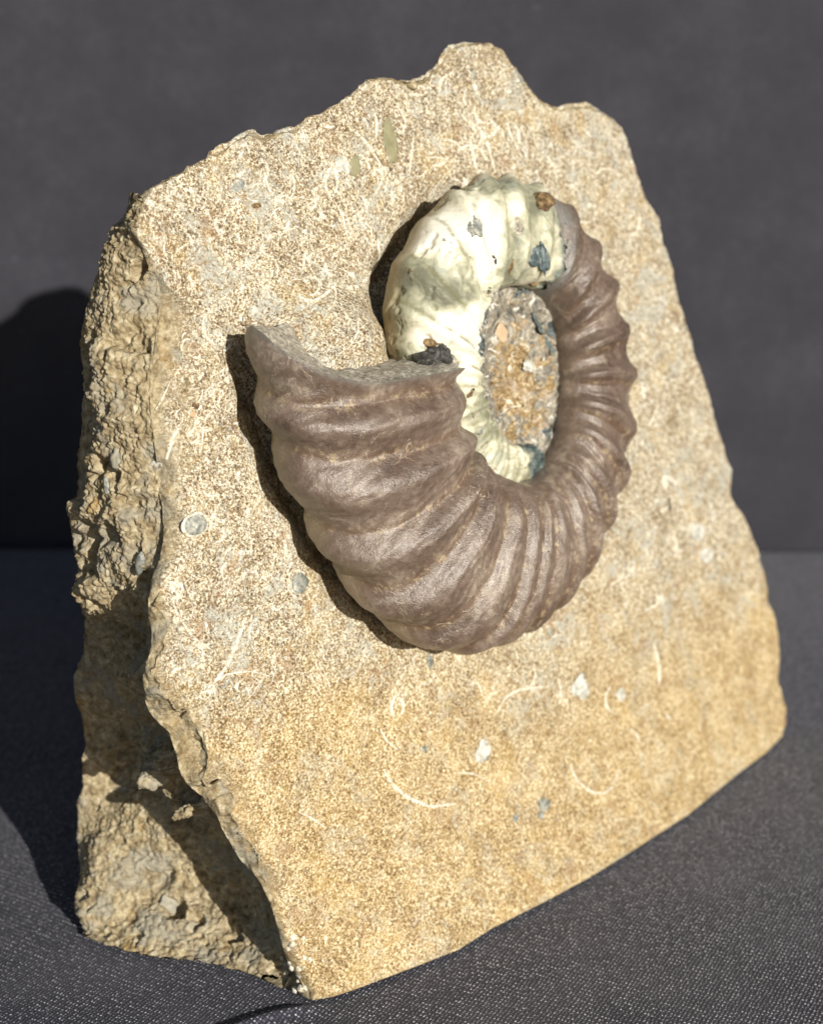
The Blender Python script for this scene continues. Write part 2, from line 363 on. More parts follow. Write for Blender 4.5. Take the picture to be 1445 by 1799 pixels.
M_STONE, M_BROWN, M_PALE, M_UMBO, M_CLOTH, M_BACK = mat_stone(), mat_shell_brown(), mat_shell_pale(), mat_umbo(), mat_cloth(), mat_backdrop()
M_WHITE = mat_plain('white_shell', [(0.36, (0.34, 0.27, 0.17)), (0.46, (0.70, 0.64, 0.49)), (0.58, (0.90, 0.87, 0.76))], 2.6)
M_GREY = mat_plain('blue_grey_shell', [(0.35, (0.14, 0.15, 0.135)), (0.5, (0.27, 0.28, 0.245)), (0.65, (0.52, 0.51, 0.44))], 1.0, 0.45)
M_MILK = mat_plain('milky_calcite', [(0.36, (0.34, 0.33, 0.27)), (0.48, (0.52, 0.51, 0.44)), (0.6, (0.74, 0.73, 0.67))], 0.9, 0.4)
M_CRUMB = mat_plain('brown_matrix', [(0.32, (0.06, 0.035, 0.018)), (0.5, (0.20, 0.125, 0.055)), (0.68, (0.46, 0.35, 0.18))], 1.6, 0.8, 0.0002)
M_BLACK = mat_plain('black_calcite', [(0.35, (0.02, 0.02, 0.02)), (0.55, (0.07, 0.068, 0.062)), (0.7, (0.22, 0.20, 0.17))], 1.4, 0.35, 0.0002)
M_TEAL = mat_plain('slate_blue_nub', [(0.35, (0.04, 0.06, 0.07)), (0.55, (0.12, 0.16, 0.165)), (0.7, (0.34, 0.37, 0.35))], 1.2, 0.4)
M_ORANGE = mat_plain('orange_pebble', [(0.3, (0.46, 0.29, 0.16)), (0.6, (0.60, 0.42, 0.27)), (0.75, (0.70, 0.55, 0.40))], 0.5, 0.5)
M_GREYP = mat_plain('dull_grey_pebble', [(0.3, (0.24, 0.22, 0.16)), (0.6, (0.34, 0.32, 0.25)), (0.75, (0.44, 0.41, 0.33))], 0.8, 0.55)
M_OLIVE = mat_plain('olive_pebble', [(0.3, (0.21, 0.20, 0.11)), (0.6, (0.31, 0.29, 0.17)), (0.75, (0.40, 0.38, 0.26))], 0.6, 0.5)

# ================================================================== mesh helpers
ROOTLOC = np.array([PA[0] + 0.03, PA[1] + 0.05, 0.0])
def mesh_obj(name, V, F, mat, parent=None, attrs=None, smooth=True, local=False):
    V = np.asarray(V, float)
    if not local: V = V - ROOTLOC
    F = np.asarray(F, np.int32); k = F.shape[1]
    me = bpy.data.meshes.new(name); me.vertices.add(len(V)); me.vertices.foreach_set('co', V.astype(np.float32).ravel())
    me.loops.add(F.size); me.loops.foreach_set('vertex_index', F.ravel())
    me.polygons.add(len(F)); me.polygons.foreach_set('loop_start', np.arange(0, F.size, k, dtype=np.int32)); me.polygons.foreach_set('loop_total', np.full(len(F), k, np.int32))
    me.update(calc_edges=True)
    if smooth: me.polygons.foreach_set('use_smooth', np.ones(len(F), bool))
    for a, v in (attrs or {}).items():
        at = me.attributes.new(a, 'FLOAT', 'POINT'); at.data.foreach_set('value', np.asarray(v, np.float32).ravel())
    me.validate(); me.materials.append(mat)
    o = bpy.data.objects.new(name, me); COL.objects.link(o)
    if parent is not None: o.parent = parent
    return o
def grid_faces(nu, nv, wrap=False):
    i = np.arange(nu if wrap else nu - 1)[:, None]; j = np.arange(nv - 1)[None, :]; i2 = (i + 1) % nu
    return np.stack([i * nv + j, i2 * nv + j, i2 * nv + j + 1, i * nv + j + 1], -1).reshape(-1, 4)
def tag(o, label=None, cat=None, kind=None):
    if label: o['label'] = label
    if cat: o['category'] = cat
    if kind: o['kind'] = kind
    return o

root = bpy.data.objects.new('ammonite_fossil', None); COL.objects.link(root); root.location = ROOTLOC; root.empty_display_size = 0.02
tag(root, 'tan limestone block standing on dark cloth with a brown ribbed ammonite on its face', 'fossil')

# ================================================================== the stone block
E_BOTTOM = [(545, 1762), (582, 1755), (621, 1743), (700, 1713), (805, 1672), (866, 1633), (952, 1590), (1030, 1548), (1111, 1498), (1209, 1434), (1295, 1363), (1345, 1325), (1378, 1292)]
E_RIGHT = [(1387, 1274), (1383, 1240), (1368, 1194), (1369, 1125), (1364, 1083), (1349, 1052), (1343, 1004), (1329, 959), (1316, 924), (1302, 900), (1284, 866), (1286, 822), (1261, 745), (1241, 674), (1218, 597), (1195, 526), (1180, 459), (1166, 425), (1159, 377), (1134, 347), (1116, 285), (1093, 224), (1067, 196)]
E_TOP = [(1034, 179), (1006, 181), (982, 188), (955, 175), (934, 152), (909, 117), (883, 86), (858, 73), (817, 71), (788, 81), (775, 96), (764, 115), (750, 127), (725, 132), (693, 130), (643, 137), (622, 155), (594, 180), (549, 199), (524, 213), (499, 222), (467, 229), (442, 224), (404, 239), (374, 259), (354, 280), (324, 294), (295, 312), (262, 326)]
E_LEFT = [(247, 345), (232, 372), (222, 398), (234, 415), (250, 440), (262, 476), (279, 504), (283, 535), (278, 587), (268, 640), (264, 700), (268, 750), (276, 800), (282, 850), (289, 900), (288, 944), (278, 984), (266, 1012), (255, 1060), (258, 1092), (264, 1118), (262, 1142), (253, 1169), (247, 1198), (251, 1227), (260, 1255), (271, 1281), (287, 1300), (304, 1310), (312, 1330), (316, 1360), (320, 1388), (340, 1412), (366, 1430), (383, 1455), (395, 1485), (410, 1510), (426, 1538), (446, 1560), (468, 1588), (476, 1620), (488, 1650), (494, 1680), (512, 1722), (530, 1750)]
SIL = [(155, 1587), (144, 1531), (136, 1476), (138, 1458), (136, 1416), (147, 1382), (141, 1331), (149, 1311), (144, 1271), (131, 1227), (134, 1184), (148, 1149), (146, 1104), (140, 1044), (142, 1016), (131, 967), (122, 913), (115, 896), (124, 864), (131, 804), (144, 744), (143, 716), (147, 653), (140, 604), (149, 553), (162, 509), (178, 462), (184, 436), (196, 398), (213, 385), (228, 362), (258, 340)]
YF = np.array([1762, 1680, 1500, 1300, 1100, 900, 700, 500, 404, 352, 326.])
YS = np.array([1587, 1545, 1440, 1290, 1100, 900, 690, 490, 400, 349, 330.])
TY = np.array([1762, 1680, 1500, 1300, 1150, 1000, 900, 700, 500, 400, 326.])
TD = np.array([43, 42, 39, 36, 31, 21, 18, 15, 10, 7, 5.5]) * 1e-3
NLEFT, NREST, NR, NS, NB = 1150, 850, 190, 250, 14

E_TOP = [(x, y - 7) for x, y in E_TOP]; E_RIGHT = [(x + 3 * (y < 1200), y - 3 * (y < 400)) for x, y in E_RIGHT]
lo = smooth_open(resample(E_LEFT + [E_BOTTOM[0]], NLEFT), 120)                  # top left corner down to the lower left corner
re_ = resample(E_BOTTOM + E_RIGHT + E_TOP + [E_LEFT[0]], NREST + 1)[1:-1]
is_bot = (np.arange(len(re_)) <= (re_[:, 0]).argmax() - 6)
_q = np.c_[re_, 0 * re_[:, :1]]; _j = 5.5 * fbm(_q, 26, 3, 0.6, 17) + 3.0 * fbm(_q, 9, 2, 0.6, 18)
_tg = np.gradient(re_, axis=0); _tg /= np.linalg.norm(_tg, axis=1, keepdims=True)
_jw = np.where(is_bot, 0.0, 1.0) * np.where(re_[:, 0] < 760, 1.0, np.where(re_[:, 0] < 1000, 0.5, 0.55)) * sstep(0, 40, np.arange(len(re_))[::-1])
re_ = re_ + np.stack([_tg[:, 1], -_tg[:, 0]], -1) * (_j * _jw)[:, None]
loop_px = np.concatenate([lo, re_]); NT_ = len(loop_px); side = np.r_[np.ones(NLEFT, bool), np.zeros(len(re_), bool)]
P = np.array([onface(p) for p in loop_px])
kb = np.where(is_bot)[0] + NLEFT
P[kb] = np.array([ground(p) for p in re_[is_bot]])
P[NLEFT - 1] = ground(E_BOTTOM[0])
# the bottom corner of the right side eases from the cloth back to the plane
last = kb[-1]; off = uvw(P[last])[2]
for q in range(1, 60):
    k = last + q
    if k < NT_: P[k] = onface(loop_px[k], off * (1 - q / 60) ** 2)
# ---- back loop
B = np.zeros_like(P); yl = lo[:, 1]
sil = np.array(SIL, float)
ys = np.interp(yl, YF[::-1], YS[::-1]); xs = np.interp(ys, sil[::-1, 1], sil[::-1, 0])
td = np.interp(yl, TY[::-1], TD[::-1])
C0 = ground(SIL[0]); wC = uvw(C0)[2]
for k in range(NLEFT):
    B[k] = onface((xs[k], ys[k]), -td[k])
zt = sstep(1640, 1762, yl)[:, None]; B[:NLEFT] = B[:NLEFT] * (1 - zt) + (C0 + np.c_[np.zeros(NLEFT), np.zeros(NLEFT), np.maximum(0, B[:NLEFT, 2] - C0[2])]) * zt
B[NLEFT - 1] = C0
ctr = onface((790, 800)); cu, cv, _ = uvw(ctr)
nrest = len(re_)
for k in range(NLEFT, NT_):
    a = (k - NLEFT) / nrest; p = P[k]; u, v, w = uvw(p)
    if is_bot[k - NLEFT]:
        f = (k - NLEFT) / max(1, is_bot.sum())
        B[k] = C0 * (1 - f) + (P[kb[-1]] - NH * 0.045 - EU * 0.006) * f; B[k][2] = 0.0005
    else:
        x, y = loop_px[k]
        t = np.interp(y, [130, 330, 900, 1290], [0.012, 0.018, 0.034, 0.043])
        if x < 760: t = np.interp(x, [255, 760], [0.0055, 0.012])
        top = sstep(620, 300, y)
        B[k] = xyz(u - 0.10 * t * (1 - top) - 0.05 * t * (u - cu) / 0.05, v - top * 1.35 * t, -t)
        if y > 1150: B[k] = B[k] * (1 - sstep(1150, 1275, y)) + sstep(1150, 1275, y) * (P[kb[-1]] - NH * 0.045 - EU * 0.006 + np.array([0, 0, max(0, p[2] - 0.002)]))
for _ in range(3): B[NLEFT:-1] = 0.25 * B[NLEFT - 1:-2] + 0.5 * B[NLEFT:-1] + 0.25 * np.vstack([B[NLEFT + 1:], ])
# ---- side relief table (mm outward), rows by height of the front edge in the picture, columns from front edge to back
DY = np.array([1762, 1680, 1560, 1450, 1300, 1150, 1000, 900, 750, 600, 450, 326.])
DS = np.array([0, 0.15, 0.35, 0.6, 0.85, 1.0])
DT = np.array([[0, -0.5, 0.5, 5, 7, 0], [0, -5.5, -8.5, -2.5, 6, 0], [0, -4.5, -8, -5.5, 0.5, 0], [0, -3.5, -7, -8, -5.5, 0], [0, -2.8, -6, -6.5, -4.5, 0], [0, -2.5, -5, -4, -2, 0],
               [0, -0.8, -0.6, 1, 1, 0], [0, 0.9, 1.8, 2, 1.5, 0], [0, 1.2, 2.2, 2.5, 1.5, 0], [0, 1.1, 1.8, 2, 1, 0], [0, 0.2, 0, 0.5, 0.5, 0], [0, 0, 0, 0, 0, 0]], float) * 1e-3
MS = np.array([-(C0 - PA)[1], (C0 - PA)[0], 0]); MS = MS if MS[1] < 0 else -MS; MS /= np.linalg.norm(MS)
# ---- the grid: centre -> rim -> side -> back
rr = (np.linspace(0, 1, NR)) ** 0.8
G = np.zeros((NT_, NR + NS + NB, 3)); ROUGH = np.zeros((NT_, NR + NS + NB))
U = uvw(P)
for j, r in enumerate(rr):
    w = U[:, 2] * r ** 3
    G[:, j] = xyz(cu + (U[:, 0] - cu) * r, cv + (U[:, 1] - cv) * r, w)
ss = np.linspace(0, 1, NS + 1)[1:]
dmm = np.zeros((NT_, NS)); 
col_d = np.stack([np.interp(yl, DY[::-1], DT[::-1, c]) for c in range(6)], -1)
for c in range(6): 
    for _ in range(60): col_d[1:-1, c] = 0.25 * col_d[:-2, c] + 0.5 * col_d[1:-1, c] + 0.25 * col_d[2:, c]
for i in range(NLEFT): dmm[i] = np.interp(ss, DS, col_d[i])
crag = np.zeros((NT_, NS))
for (y0, s0, ry, rs, hh) in ((1395, 0.42, 42, 0.10, 7.0), (1455, 0.30, 28, 0.09, 6.0), (1205, 0.30, 26, 0.08, 3.6), (1040, 0.75, 45, 0.16, 2.0)):
    crag[:NLEFT] = np.maximum(crag[:NLEFT], hh * 1e-3 * np.exp(-((yl[:, None] - y0) / ry) ** 2 - ((ss[None] - s0) / rs) ** 2))
for _ in range(14): dmm[:, 1:-1] = 0.25 * dmm[:, :-2] + 0.5 * dmm[:, 1:-1] + 0.25 * dmm[:, 2:]
fade = np.r_[sstep(0, 60, np.arange(NLEFT)), np.zeros(nrest)][:, None]
for j, s in enumerate(ss):
    bul = np.where(side, 0, 1)[:, None] * 4 * s * (1 - s) * 0.0012 * (np.where(np.r_[np.zeros(NLEFT, bool), is_bot], 0, 1)[:, None])
    Q = P * (1 - s) + B * s
    outd = xyz(U[:, 0] - cu, U[:, 1] - cv, 0 * U[:, 0]) - PA; outd /= np.linalg.norm(outd, axis=1, keepdims=True) + 1e-9
    G[:, NR + j] = Q + (dmm + crag)[:, j:j + 1] * MS + bul * outd
bc = B.mean(0); bc = bc - EN * 0.004
for j in range(NB):
    f = (j + 1) / NB
    G[:, NR + NS + j] = B * (1 - f) + bc * f - EN * 0.010 * math.sin(f * math.pi / 2)
# ---- masks
rimd = np.zeros((NT_, NR + NS + NB))
Pd = np.linalg.norm(U[:, :2] - np.array([cu, cv]), axis=1)
rimd[:, :NR] = (1 - rr)[None] * Pd[:, None]
bandw = np.where(side, np.interp(loop_px[:, 1], [330, 500, 800, 950, 1100, 1400, 1600, 1762], [1.5, 5.0, 7.5, 5.5, 5.0, 6.5, 5.5, 2.5]), 1.0) * 1e-3
ip = np.arange(NT_)
N0 = grid_normals(G); 
if (N0[:, NR // 2] @ EN).mean() < 0: N0 = -N0
for _ in range(60):
    a_ = slice(NR - 26, NR + 30); N0[:, a_] = 0.25 * N0[:, NR - 27:NR + 29] + 0.5 * N0[:, a_] + 0.25 * N0[:, NR - 25:NR + 31]
for _ in range(10): N0[:, NR - 30:NR + 30] = 0.25 * np.roll(N0[:, NR - 30:NR + 30], 1, 0) + 0.5 * N0[:, NR - 30:NR + 30] + 0.25 * np.roll(N0[:, NR - 30:NR + 30], -1, 0)
N0 /= np.linalg.norm(N0, axis=-1, keepdims=True) + 1e-12
V = G.reshape(-1, 3); Nn = N0.reshape(-1, 3)
edge_n = fbm(V, 0.006, 4, 0.55, 5).reshape(G.shape[:2])
sidef = np.zeros(G.shape[:2]); sidef[:, NR:] = 1
band = sstep(1.0, 0.15, rimd / (bandw[:, None] * (1 + 0.9 * edge_n))); band[:, NR:] = 1
left_w = np.r_[np.ones(NLEFT), np.full(nrest, 0.35)][:, None]
for _ in range(80):
    left_w = 0.25 * np.roll(left_w, 1, 0) + 0.5 * left_w + 0.25 * np.roll(left_w, -1, 0)
ROUGH = np.where(sidef > 0, 1.0, band * np.minimum(1, left_w * 1.0))
# ---- displacement
lowN = fbm(V, 0.014, 3, 0.5, 21).reshape(G.shape[:2]); mid = fbm(V, 0.0048, 4, 0.55, 31).reshape(G.shape[:2])
gran = (0.55 - cells(V + 0.0004 * np.stack([vnoise(V, 0.0015, 301), vnoise(V, 0.0015, 302), vnoise(V, 0.0015, 303)], -1), 0.00068, 3)).reshape(G.shape[:2]); gran2 = (0.5 - cells(V, 0.0022, 9)).reshape(G.shape[:2])
ridge = 1 - np.abs(fbm(V, 0.0075, 3, 0.5, 41)).reshape(G.shape[:2]) * 2.2
holes = np.clip(fbm(V, 0.0042, 3, 0.5, 451).reshape(G.shape[:2]) - 0.20, 0, 0.35)
d = np.zeros(G.shape[:2])
flat = fbm(V, 0.02, 2, 0.5, 51).reshape(G.shape[:2]) * 0.00025 + fbm(V, 0.0022, 3, 0.6, 55).reshape(G.shape[:2]) * 0.00006
rough_d = lowN * 0.0015 + mid * 0.0011 + gran * 0.00055 + gran2 * 0.00035 + fbm(V, 0.0011, 3, 0.6, 401).reshape(G.shape[:2]) * 0.00035 - holes * 0.0058 + np.clip(ridge - 0.62, -0.5, 1) * 0.0005
bev = -(band * (sidef == 0)) ** 1.3 * (0.0012 + 0.0022 * np.clip(0.4 + edge_n * 1.5, 0, 1) * left_w) * (0.35 + 0.65 * left_w)
for _ in range(20): bev[:, :NR] = 0.25 * np.roll(bev[:, :NR], 1, 0) + 0.5 * bev[:, :NR] + 0.25 * np.roll(bev[:, :NR], -1, 0)
bev[:, NR:NR + NS] = (bev[:, NR - 1] * 1.0)[:, None] * sstep(0.45, 0.0, ss)[None]
amp = ROUGH * (0.30 + 0.70 * sstep(0, 1, np.minimum(1, sidef * 1.0 + band * 0.45)))
nearedge = np.ones(G.shape[:2]); nearedge[:, NR:NR + NS] = (0.75 + 0.25 * sstep(0.0, 0.10, ss))[None]
isbot_all = np.r_[np.zeros(NLEFT, bool), is_bot]
d = flat * (1 - ROUGH) + rough_d * amp * nearedge * left_w ** 0.6 + bev
bk = np.ones(G.shape[:2]); bk[:, NR:NR + NS] = (1 - 0.6 * sstep(0.86, 1.0, ss))[None]; bk[:, NR + NS:] = 0.25
d = d * bk
botm = np.where(isbot_all, 0.12, 1.0)[:, None] * np.ones(G.shape[:2]); d = d * botm
# shallow hollow high on the face, pits
px = proj(V).reshape(G.shape[0], G.shape[1], 2)
front = np.zeros(G.shape[:2], bool); front[:, :NR] = True
def dish(c, r, depth):
    q = np.hypot((px[..., 0] - c[0]) / r[0], (px[..., 1] - c[1]) / r[1]); return np.where(front, -depth * sstep(1, 0.4, q) + depth * 0.25 * np.exp(-((q - 1.08) / 0.12) ** 2), 0)
mq = np.hypot((px[..., 0] - 575) / np.where(px[..., 0] > 575, 150, 150), (px[..., 1] - 650) / np.where(px[..., 1] < 650, 215, 90))
d = d + np.where(front, 0.0070 * sstep(1.0, 0.12, mq) * (1 + 0.25 * fbm(V, 0.004, 3, 0.5, 141).reshape(G.shape[:2])), 0)
uw = uvw(V); _ph = np.degrees(np.arctan2(uw[:, 1] - AV, uw[:, 0] - AU)); _rh = np.hypot(uw[:, 0] - AU, uw[:, 1] - AV) * 1000
_rb = np.interp(_ph % 360, WH[:, 0], WH[:, 1]); _ru = np.interp(_ph % 360 + 360, WH[:, 0], WH[:, 1])
_wa = sstep(160, 172, _ph % 360) * sstep(275, 255, _ph % 360); _wb = sstep(85, 105, _ph % 360) * sstep(178, 160, _ph % 360)
tr_ = np.maximum(_wa * np.exp(-((_rh - _rb + 5.5) / 3.0) ** 2), _wb * np.exp(-((_rh - _ru + 5.0) / 2.8) ** 2)).reshape(G.shape[:2])
d = d - np.where(front, tr_ * 0.0035 * (1 + 0.5 * fbm(V, 0.004, 3, 0.55, 461).reshape(G.shape[:2])), 0)
d = d + dish((417, 318), (36, 34), 0.0008) + dish((470, 232), (30, 16), 0.0006) + dish((330, 1105), (24, 14), 0.0006) + dish((1238, 960), (46, 50), 0.0006)
V2 = (G + N0 * d[..., None])
V2[..., 2] = np.maximum(V2[..., 2], 0.0002)
# ochre weathering over the lower and right part of the face
oy = sstep(1020, 1430, px[..., 1] + 0.35 * (px[..., 0] - 700) + 260 * fbm(V, 0.03, 3, 0.5, 61).reshape(G.shape[:2]))
block = mesh_obj('stone_block', V2.reshape(-1, 3), grid_faces(NT_, NR + NS + NB, True)[:, ::-1], M_STONE, root, dict(rough=ROUGH, ochre=oy))
V2f = V2[:, ::2].reshape(-1, 3); NV2 = grid_normals(V2); NV2 = NV2 if (NV2[:, NR // 2] @ EN).mean() > 0 else -NV2
NV2f = NV2[:, ::2].reshape(-1, 3); PXF = proj(V2f); VIS = ((NV2f * (V2f - CAM)).sum(1) < 0); ZF = (V2f - CAM) @ FWD
ids = np.where(VIS)[0]; PXV = PXF[ids]
CELL = 10
_key = (PXV[:, 0] // CELL).astype(int) * 100000 + (PXV[:, 1] // CELL).astype(int); _ord = np.argsort(_key, kind='stable'); _ks = _key[_ord]
def surf(p):
    """visible point of the block under a picture position, and its normal"""
    cx_, cy_ = int(p[0] // CELL), int(p[1] // CELL); rg_ = 1; cand = np.zeros(0, int)
    while len(cand) < 14:
        cand = np.concatenate([_ord[np.searchsorted(_ks, (cx_ + i) * 100000 + cy_ - rg_):np.searchsorted(_ks, (cx_ + i) * 100000 + cy_ + rg_ + 1)] for i in range(-rg_, rg_ + 1)]); rg_ += 1
    q = (PXV[cand, 0] - p[0]) ** 2 + (PXV[cand, 1] - p[1]) ** 2; o_ = np.argsort(q)[:12]; k = ids[cand[o_[0]]]
    n = NV2f[ids[cand[o_]]].mean(0); n /= np.linalg.norm(n)
    r = ray(p); r = r / (r @ FWD)
    return CAM + r * ZF[k], n

# ================================================================== ammonite
PH0 = [(0, 168), (0.2, 168.5), (0.30, 170), (0.40, 172), (0.50, 174), (0.55, 173), (0.63, 171), (0.70, 167.5), (0.77, 166), (0.88, 166), (1, 167)]
RIB = np.array([  # furrow angle at t = 0.2, 0.5, 0.8
    [150, 150, 150], [163, 163, 163], [174, 178, 175], [197, 191, 184], [212, 207, 200], [216, 220, 213], [233, 235.5, 227], [244, 249, 242], [262, 256.5, 252], [271, 264, 262], [283, 276.5, 270],
    [294, 289, 282], [301, 301, 298], [316, 315.5, 311], [331, 330.5, 329], [347, 349, 347], [362, 365, 361], [379, 382, 376], [390, 396, 393],
    [406, 412, 409], [424, 428, 424], [445, 443, 438], [472, 456, 447], [486, 471, 461], [497, 484, 476], [509, 499, 492], [521, 513, 507]] + [[521 + 12 * k, 513 + 12.5 * k, 507 + 12.5 * k] for k in range(1, 15)], float)
RAMP = np.array([0.6, 1.0, 1.7, 2.0, 1.8, 1.7, 1.4, 1.25, 0.8, 0.75, 0.95, 0.95, 1.0, 1.05, 1.1, 1.2, 1.25, 1.25, 1.15, 1.0, 0.7, 0.7, 0.75, 0.7, 0.6, 0.55, 0.5] + [0.45] * 14) * 1e-3
def rib_at(phi, t):
    """height of the ribs and closeness to a furrow"""
    tq = np.clip(t, 0.05, 0.92)
    L = [(tq - 0.5) * (tq - 0.8) / (0.3 * 0.6), (tq - 0.2) * (tq - 0.8) / (-0.3 * 0.3), (tq - 0.2) * (tq - 0.5) / (0.6 * 0.3)]
    h = np.zeros_like(phi); f = np.full_like(phi, 9.0)
    cur = [RIB[k, 0] * L[0] + RIB[k, 1] * L[1] + RIB[k, 2] * L[2] for k in range(len(RIB))]
    for k in range(len(RIB) - 1):
        a, b = cur[k], cur[k + 1]; m = (phi >= a) & (phi < b); x = np.where(m, (phi - a) / np.maximum(b - a, 2.0), 0.5)
        am = RAMP[k] * (1 - x) + RAMP[k + 1] * x
        e = np.abs(2 * x - 1)
        w_ = np.clip((k - 6) / 5.0, 0, 1)
        xs = x ** 0.8
        steep = 1.25 * (np.exp(-((x - 0.24) / 0.25) ** 2) + np.exp(-((x - 1.24) / 0.25) ** 2) + np.exp(-((x + 0.76) / 0.25) ** 2)) - 0.12
        pr = (0.5 - 0.5 * np.cos(2 * np.pi * xs)) * (1 - w_) + steep * w_
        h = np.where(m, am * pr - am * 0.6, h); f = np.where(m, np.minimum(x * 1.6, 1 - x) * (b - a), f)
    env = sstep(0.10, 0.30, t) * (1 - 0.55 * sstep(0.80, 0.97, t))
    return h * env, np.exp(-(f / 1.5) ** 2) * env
def to_xyz(u, v, w): return PA + u[..., None] * EU + v[..., None] * EV + w[..., None] * EN
def coil(phi0, phi1, nphi, nt, t0, t1, shrink=0.0, seed=0, ragged=0.0, base=None):
    """phi0, phi1: functions of t; returns grid, attributes"""
    t = np.linspace(t0, t1, nt)[None, :] * np.ones((nphi, 1)); s = np.linspace(0, 1, nphi)[:, None]
    a0 = phi0(t[0]); a1 = phi1(t[0])
    if ragged:
        rg = fbm(np.stack([t[0] * 40, 0 * t[0], 0 * t[0]], -1), 1.7, 4, 0.6, seed) * ragged; a1 = a1 + rg
    phi = a0[None] * (1 - s) + a1[None] * s
    u, v, w = whorl(phi.ravel(), t.ravel()); X = to_xyz(u, v, w).reshape(nphi, nt, 3)
    N = grid_normals(X, False)
    if (N[nphi // 2, nt // 2] @ EN) < 0: N = -N
    h, tr = rib_at(phi, t)
    return X, N, phi, t, h, tr
PHE = lambda t: np.interp(t, [0, 0.2, 0.32, 0.45, 0.6, 0.75, 1], [411, 413, 416, 420, 427, 431, 433])
PH0 = [(0, 168), (0.2, 168.5), (0.30, 170), (0.40, 172), (0.50, 174), (0.55, 173.5), (0.63, 171.5), (0.70, 168.5), (0.77, 165.5), (0.84, 164), (0.91, 165), (1.0, 169), (1.1, 175)]
PHS = lambda t: np.interp(t, *zip(*PH0))
X, N, phi, t, h, tr = coil(PHS, PHE, 1150, 250, 0.02, 1.10, 0, 7, 3.0)
Vx = X.reshape(-1, 3); sh2 = X.shape[:2]
d = h * (1 + 0.45 * fbm(Vx, 0.008, 2, 0.5, 73).reshape(sh2)) + fbm(Vx, 0.006, 3, 0.5, 71).reshape(sh2) * 0.00022 + fbm(Vx, 0.0013, 3, 0.6, 75).reshape(sh2) * 0.000045
# growth lines between ribs
d += 0.00005 * np.sin(phi * 2.1 + 6 * fbm(Vx, 0.004, 2, 0.5, 81).reshape(sh2)) * sstep(0.15, 0.35, t)
lipz = np.exp(-((phi - PHS(t[0])[None]) / 1.6) ** 2); d += lipz * 0.0002
endz = sstep(5, 0, PHE(t[0])[None] - phi); d -= endz * 0.00035
Xb = X + N * d[..., None]
ven = sstep(0.76, 0.88, t) * (0.7 + 0.5 * fbm(Vx, 0.003, 3, 0.5, 83).reshape(sh2))
edge = np.clip(sstep(PHE(t[0])[None] - 13, PHE(t[0])[None] - 3, phi) * (0.8 + fbm(Vx, 0.003, 3, 0.5, 85).reshape(sh2)) + np.exp(-((phi - PHS(t[0])[None]) / 0.8) ** 2) * 0.8, 0, 1)
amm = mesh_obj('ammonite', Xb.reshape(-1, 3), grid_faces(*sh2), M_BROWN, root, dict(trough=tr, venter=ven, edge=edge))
tag(amm, 'brown ribbed outer whorl of the ammonite')
# broken mouth edge: the grey wall that drops from the shell rim to the stone
rim = Xb[0]; nrim = len(rim); fw = (uvw(rim)); NWL = 26
dirb = grid_normals(X, False)[0] * 0
tan = X[0] - X[6]; tan /= np.linalg.norm(tan, axis=1, keepdims=True)
ML = np.zeros((nrim, NWL, 3))
rad0 = np.hypot(fw[:, 0] - AU, fw[:, 1] - AV); uu = (fw[:, 0] - AU) / rad0, (fw[:, 1] - AV) / rad0
radt = np.clip(rad0, 0.0155, 0.031)
for j in range(NWL):
    s = j / (NWL - 1)
    w = fw[:, 2] * (1 - s) + (-0.0006) * s; r_ = rad0 * (1 - s ** 0.8) + radt * s ** 0.8
    ML[:, j] = to_xyz(AU + uu[0] * r_, AV + uu[1] * r_, w) + tan * (0.0012 * math.sin(s * math.pi * 0.55) + 0.0014 * s)
mv = ML.reshape(-1, 3); nm = grid_normals(ML, False)
ML[:, 1:] += (nm * (fbm(mv, 0.002, 4, 0.6, 91) * 0.0006).reshape(nrim, NWL, 1))[:, 1:]
M_LIP = mat_plain('grey_mouth_break', [(0.32, (0.16, 0.145, 0.115)), (0.46, (0.36, 0.33, 0.27)), (0.58, (0.56, 0.51, 0.41)), (0.70, (0.80, 0.76, 0.64))], 1.5, 0.6, 0.0002)
lip = mesh_obj('mouth_break', ML.reshape(-1, 3), grid_faces(nrim, NWL), M_LIP, amm)
# pale whorl
X, N, phi, t, h, tr = coil(lambda t: PHE(t) - 10, lambda t: 652 + 0 * t, 900, 220, 0.02, 1.10)
Vx = X.reshape(-1, 3); sh2 = X.shape[:2]
pits = np.clip(fbm(Vx, 0.0024, 3, 0.55, 95).reshape(sh2) - 0.28, 0, 1)
d = h - 0.00022 + fbm(Vx, 0.006, 3, 0.5, 93).reshape(sh2) * 0.0003 + fbm(Vx, 0.0015, 3, 0.6, 97).reshape(sh2) * 0.00005 - np.minimum(pits, 0.25) * 0.0016
d -= sstep(PHE(t[0])[None] + 1, PHE(t[0])[None] - 4, phi) * 0.0006
Xp = X + N * d[..., None]
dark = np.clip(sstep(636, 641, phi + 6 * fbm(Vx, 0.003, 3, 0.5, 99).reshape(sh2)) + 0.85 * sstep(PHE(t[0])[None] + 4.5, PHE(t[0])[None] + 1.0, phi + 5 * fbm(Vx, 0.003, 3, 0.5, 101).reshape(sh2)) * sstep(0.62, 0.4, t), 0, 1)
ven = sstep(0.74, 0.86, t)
_pp = proj(Xp.reshape(-1, 3)); crm = np.full(len(_pp), 0.52)
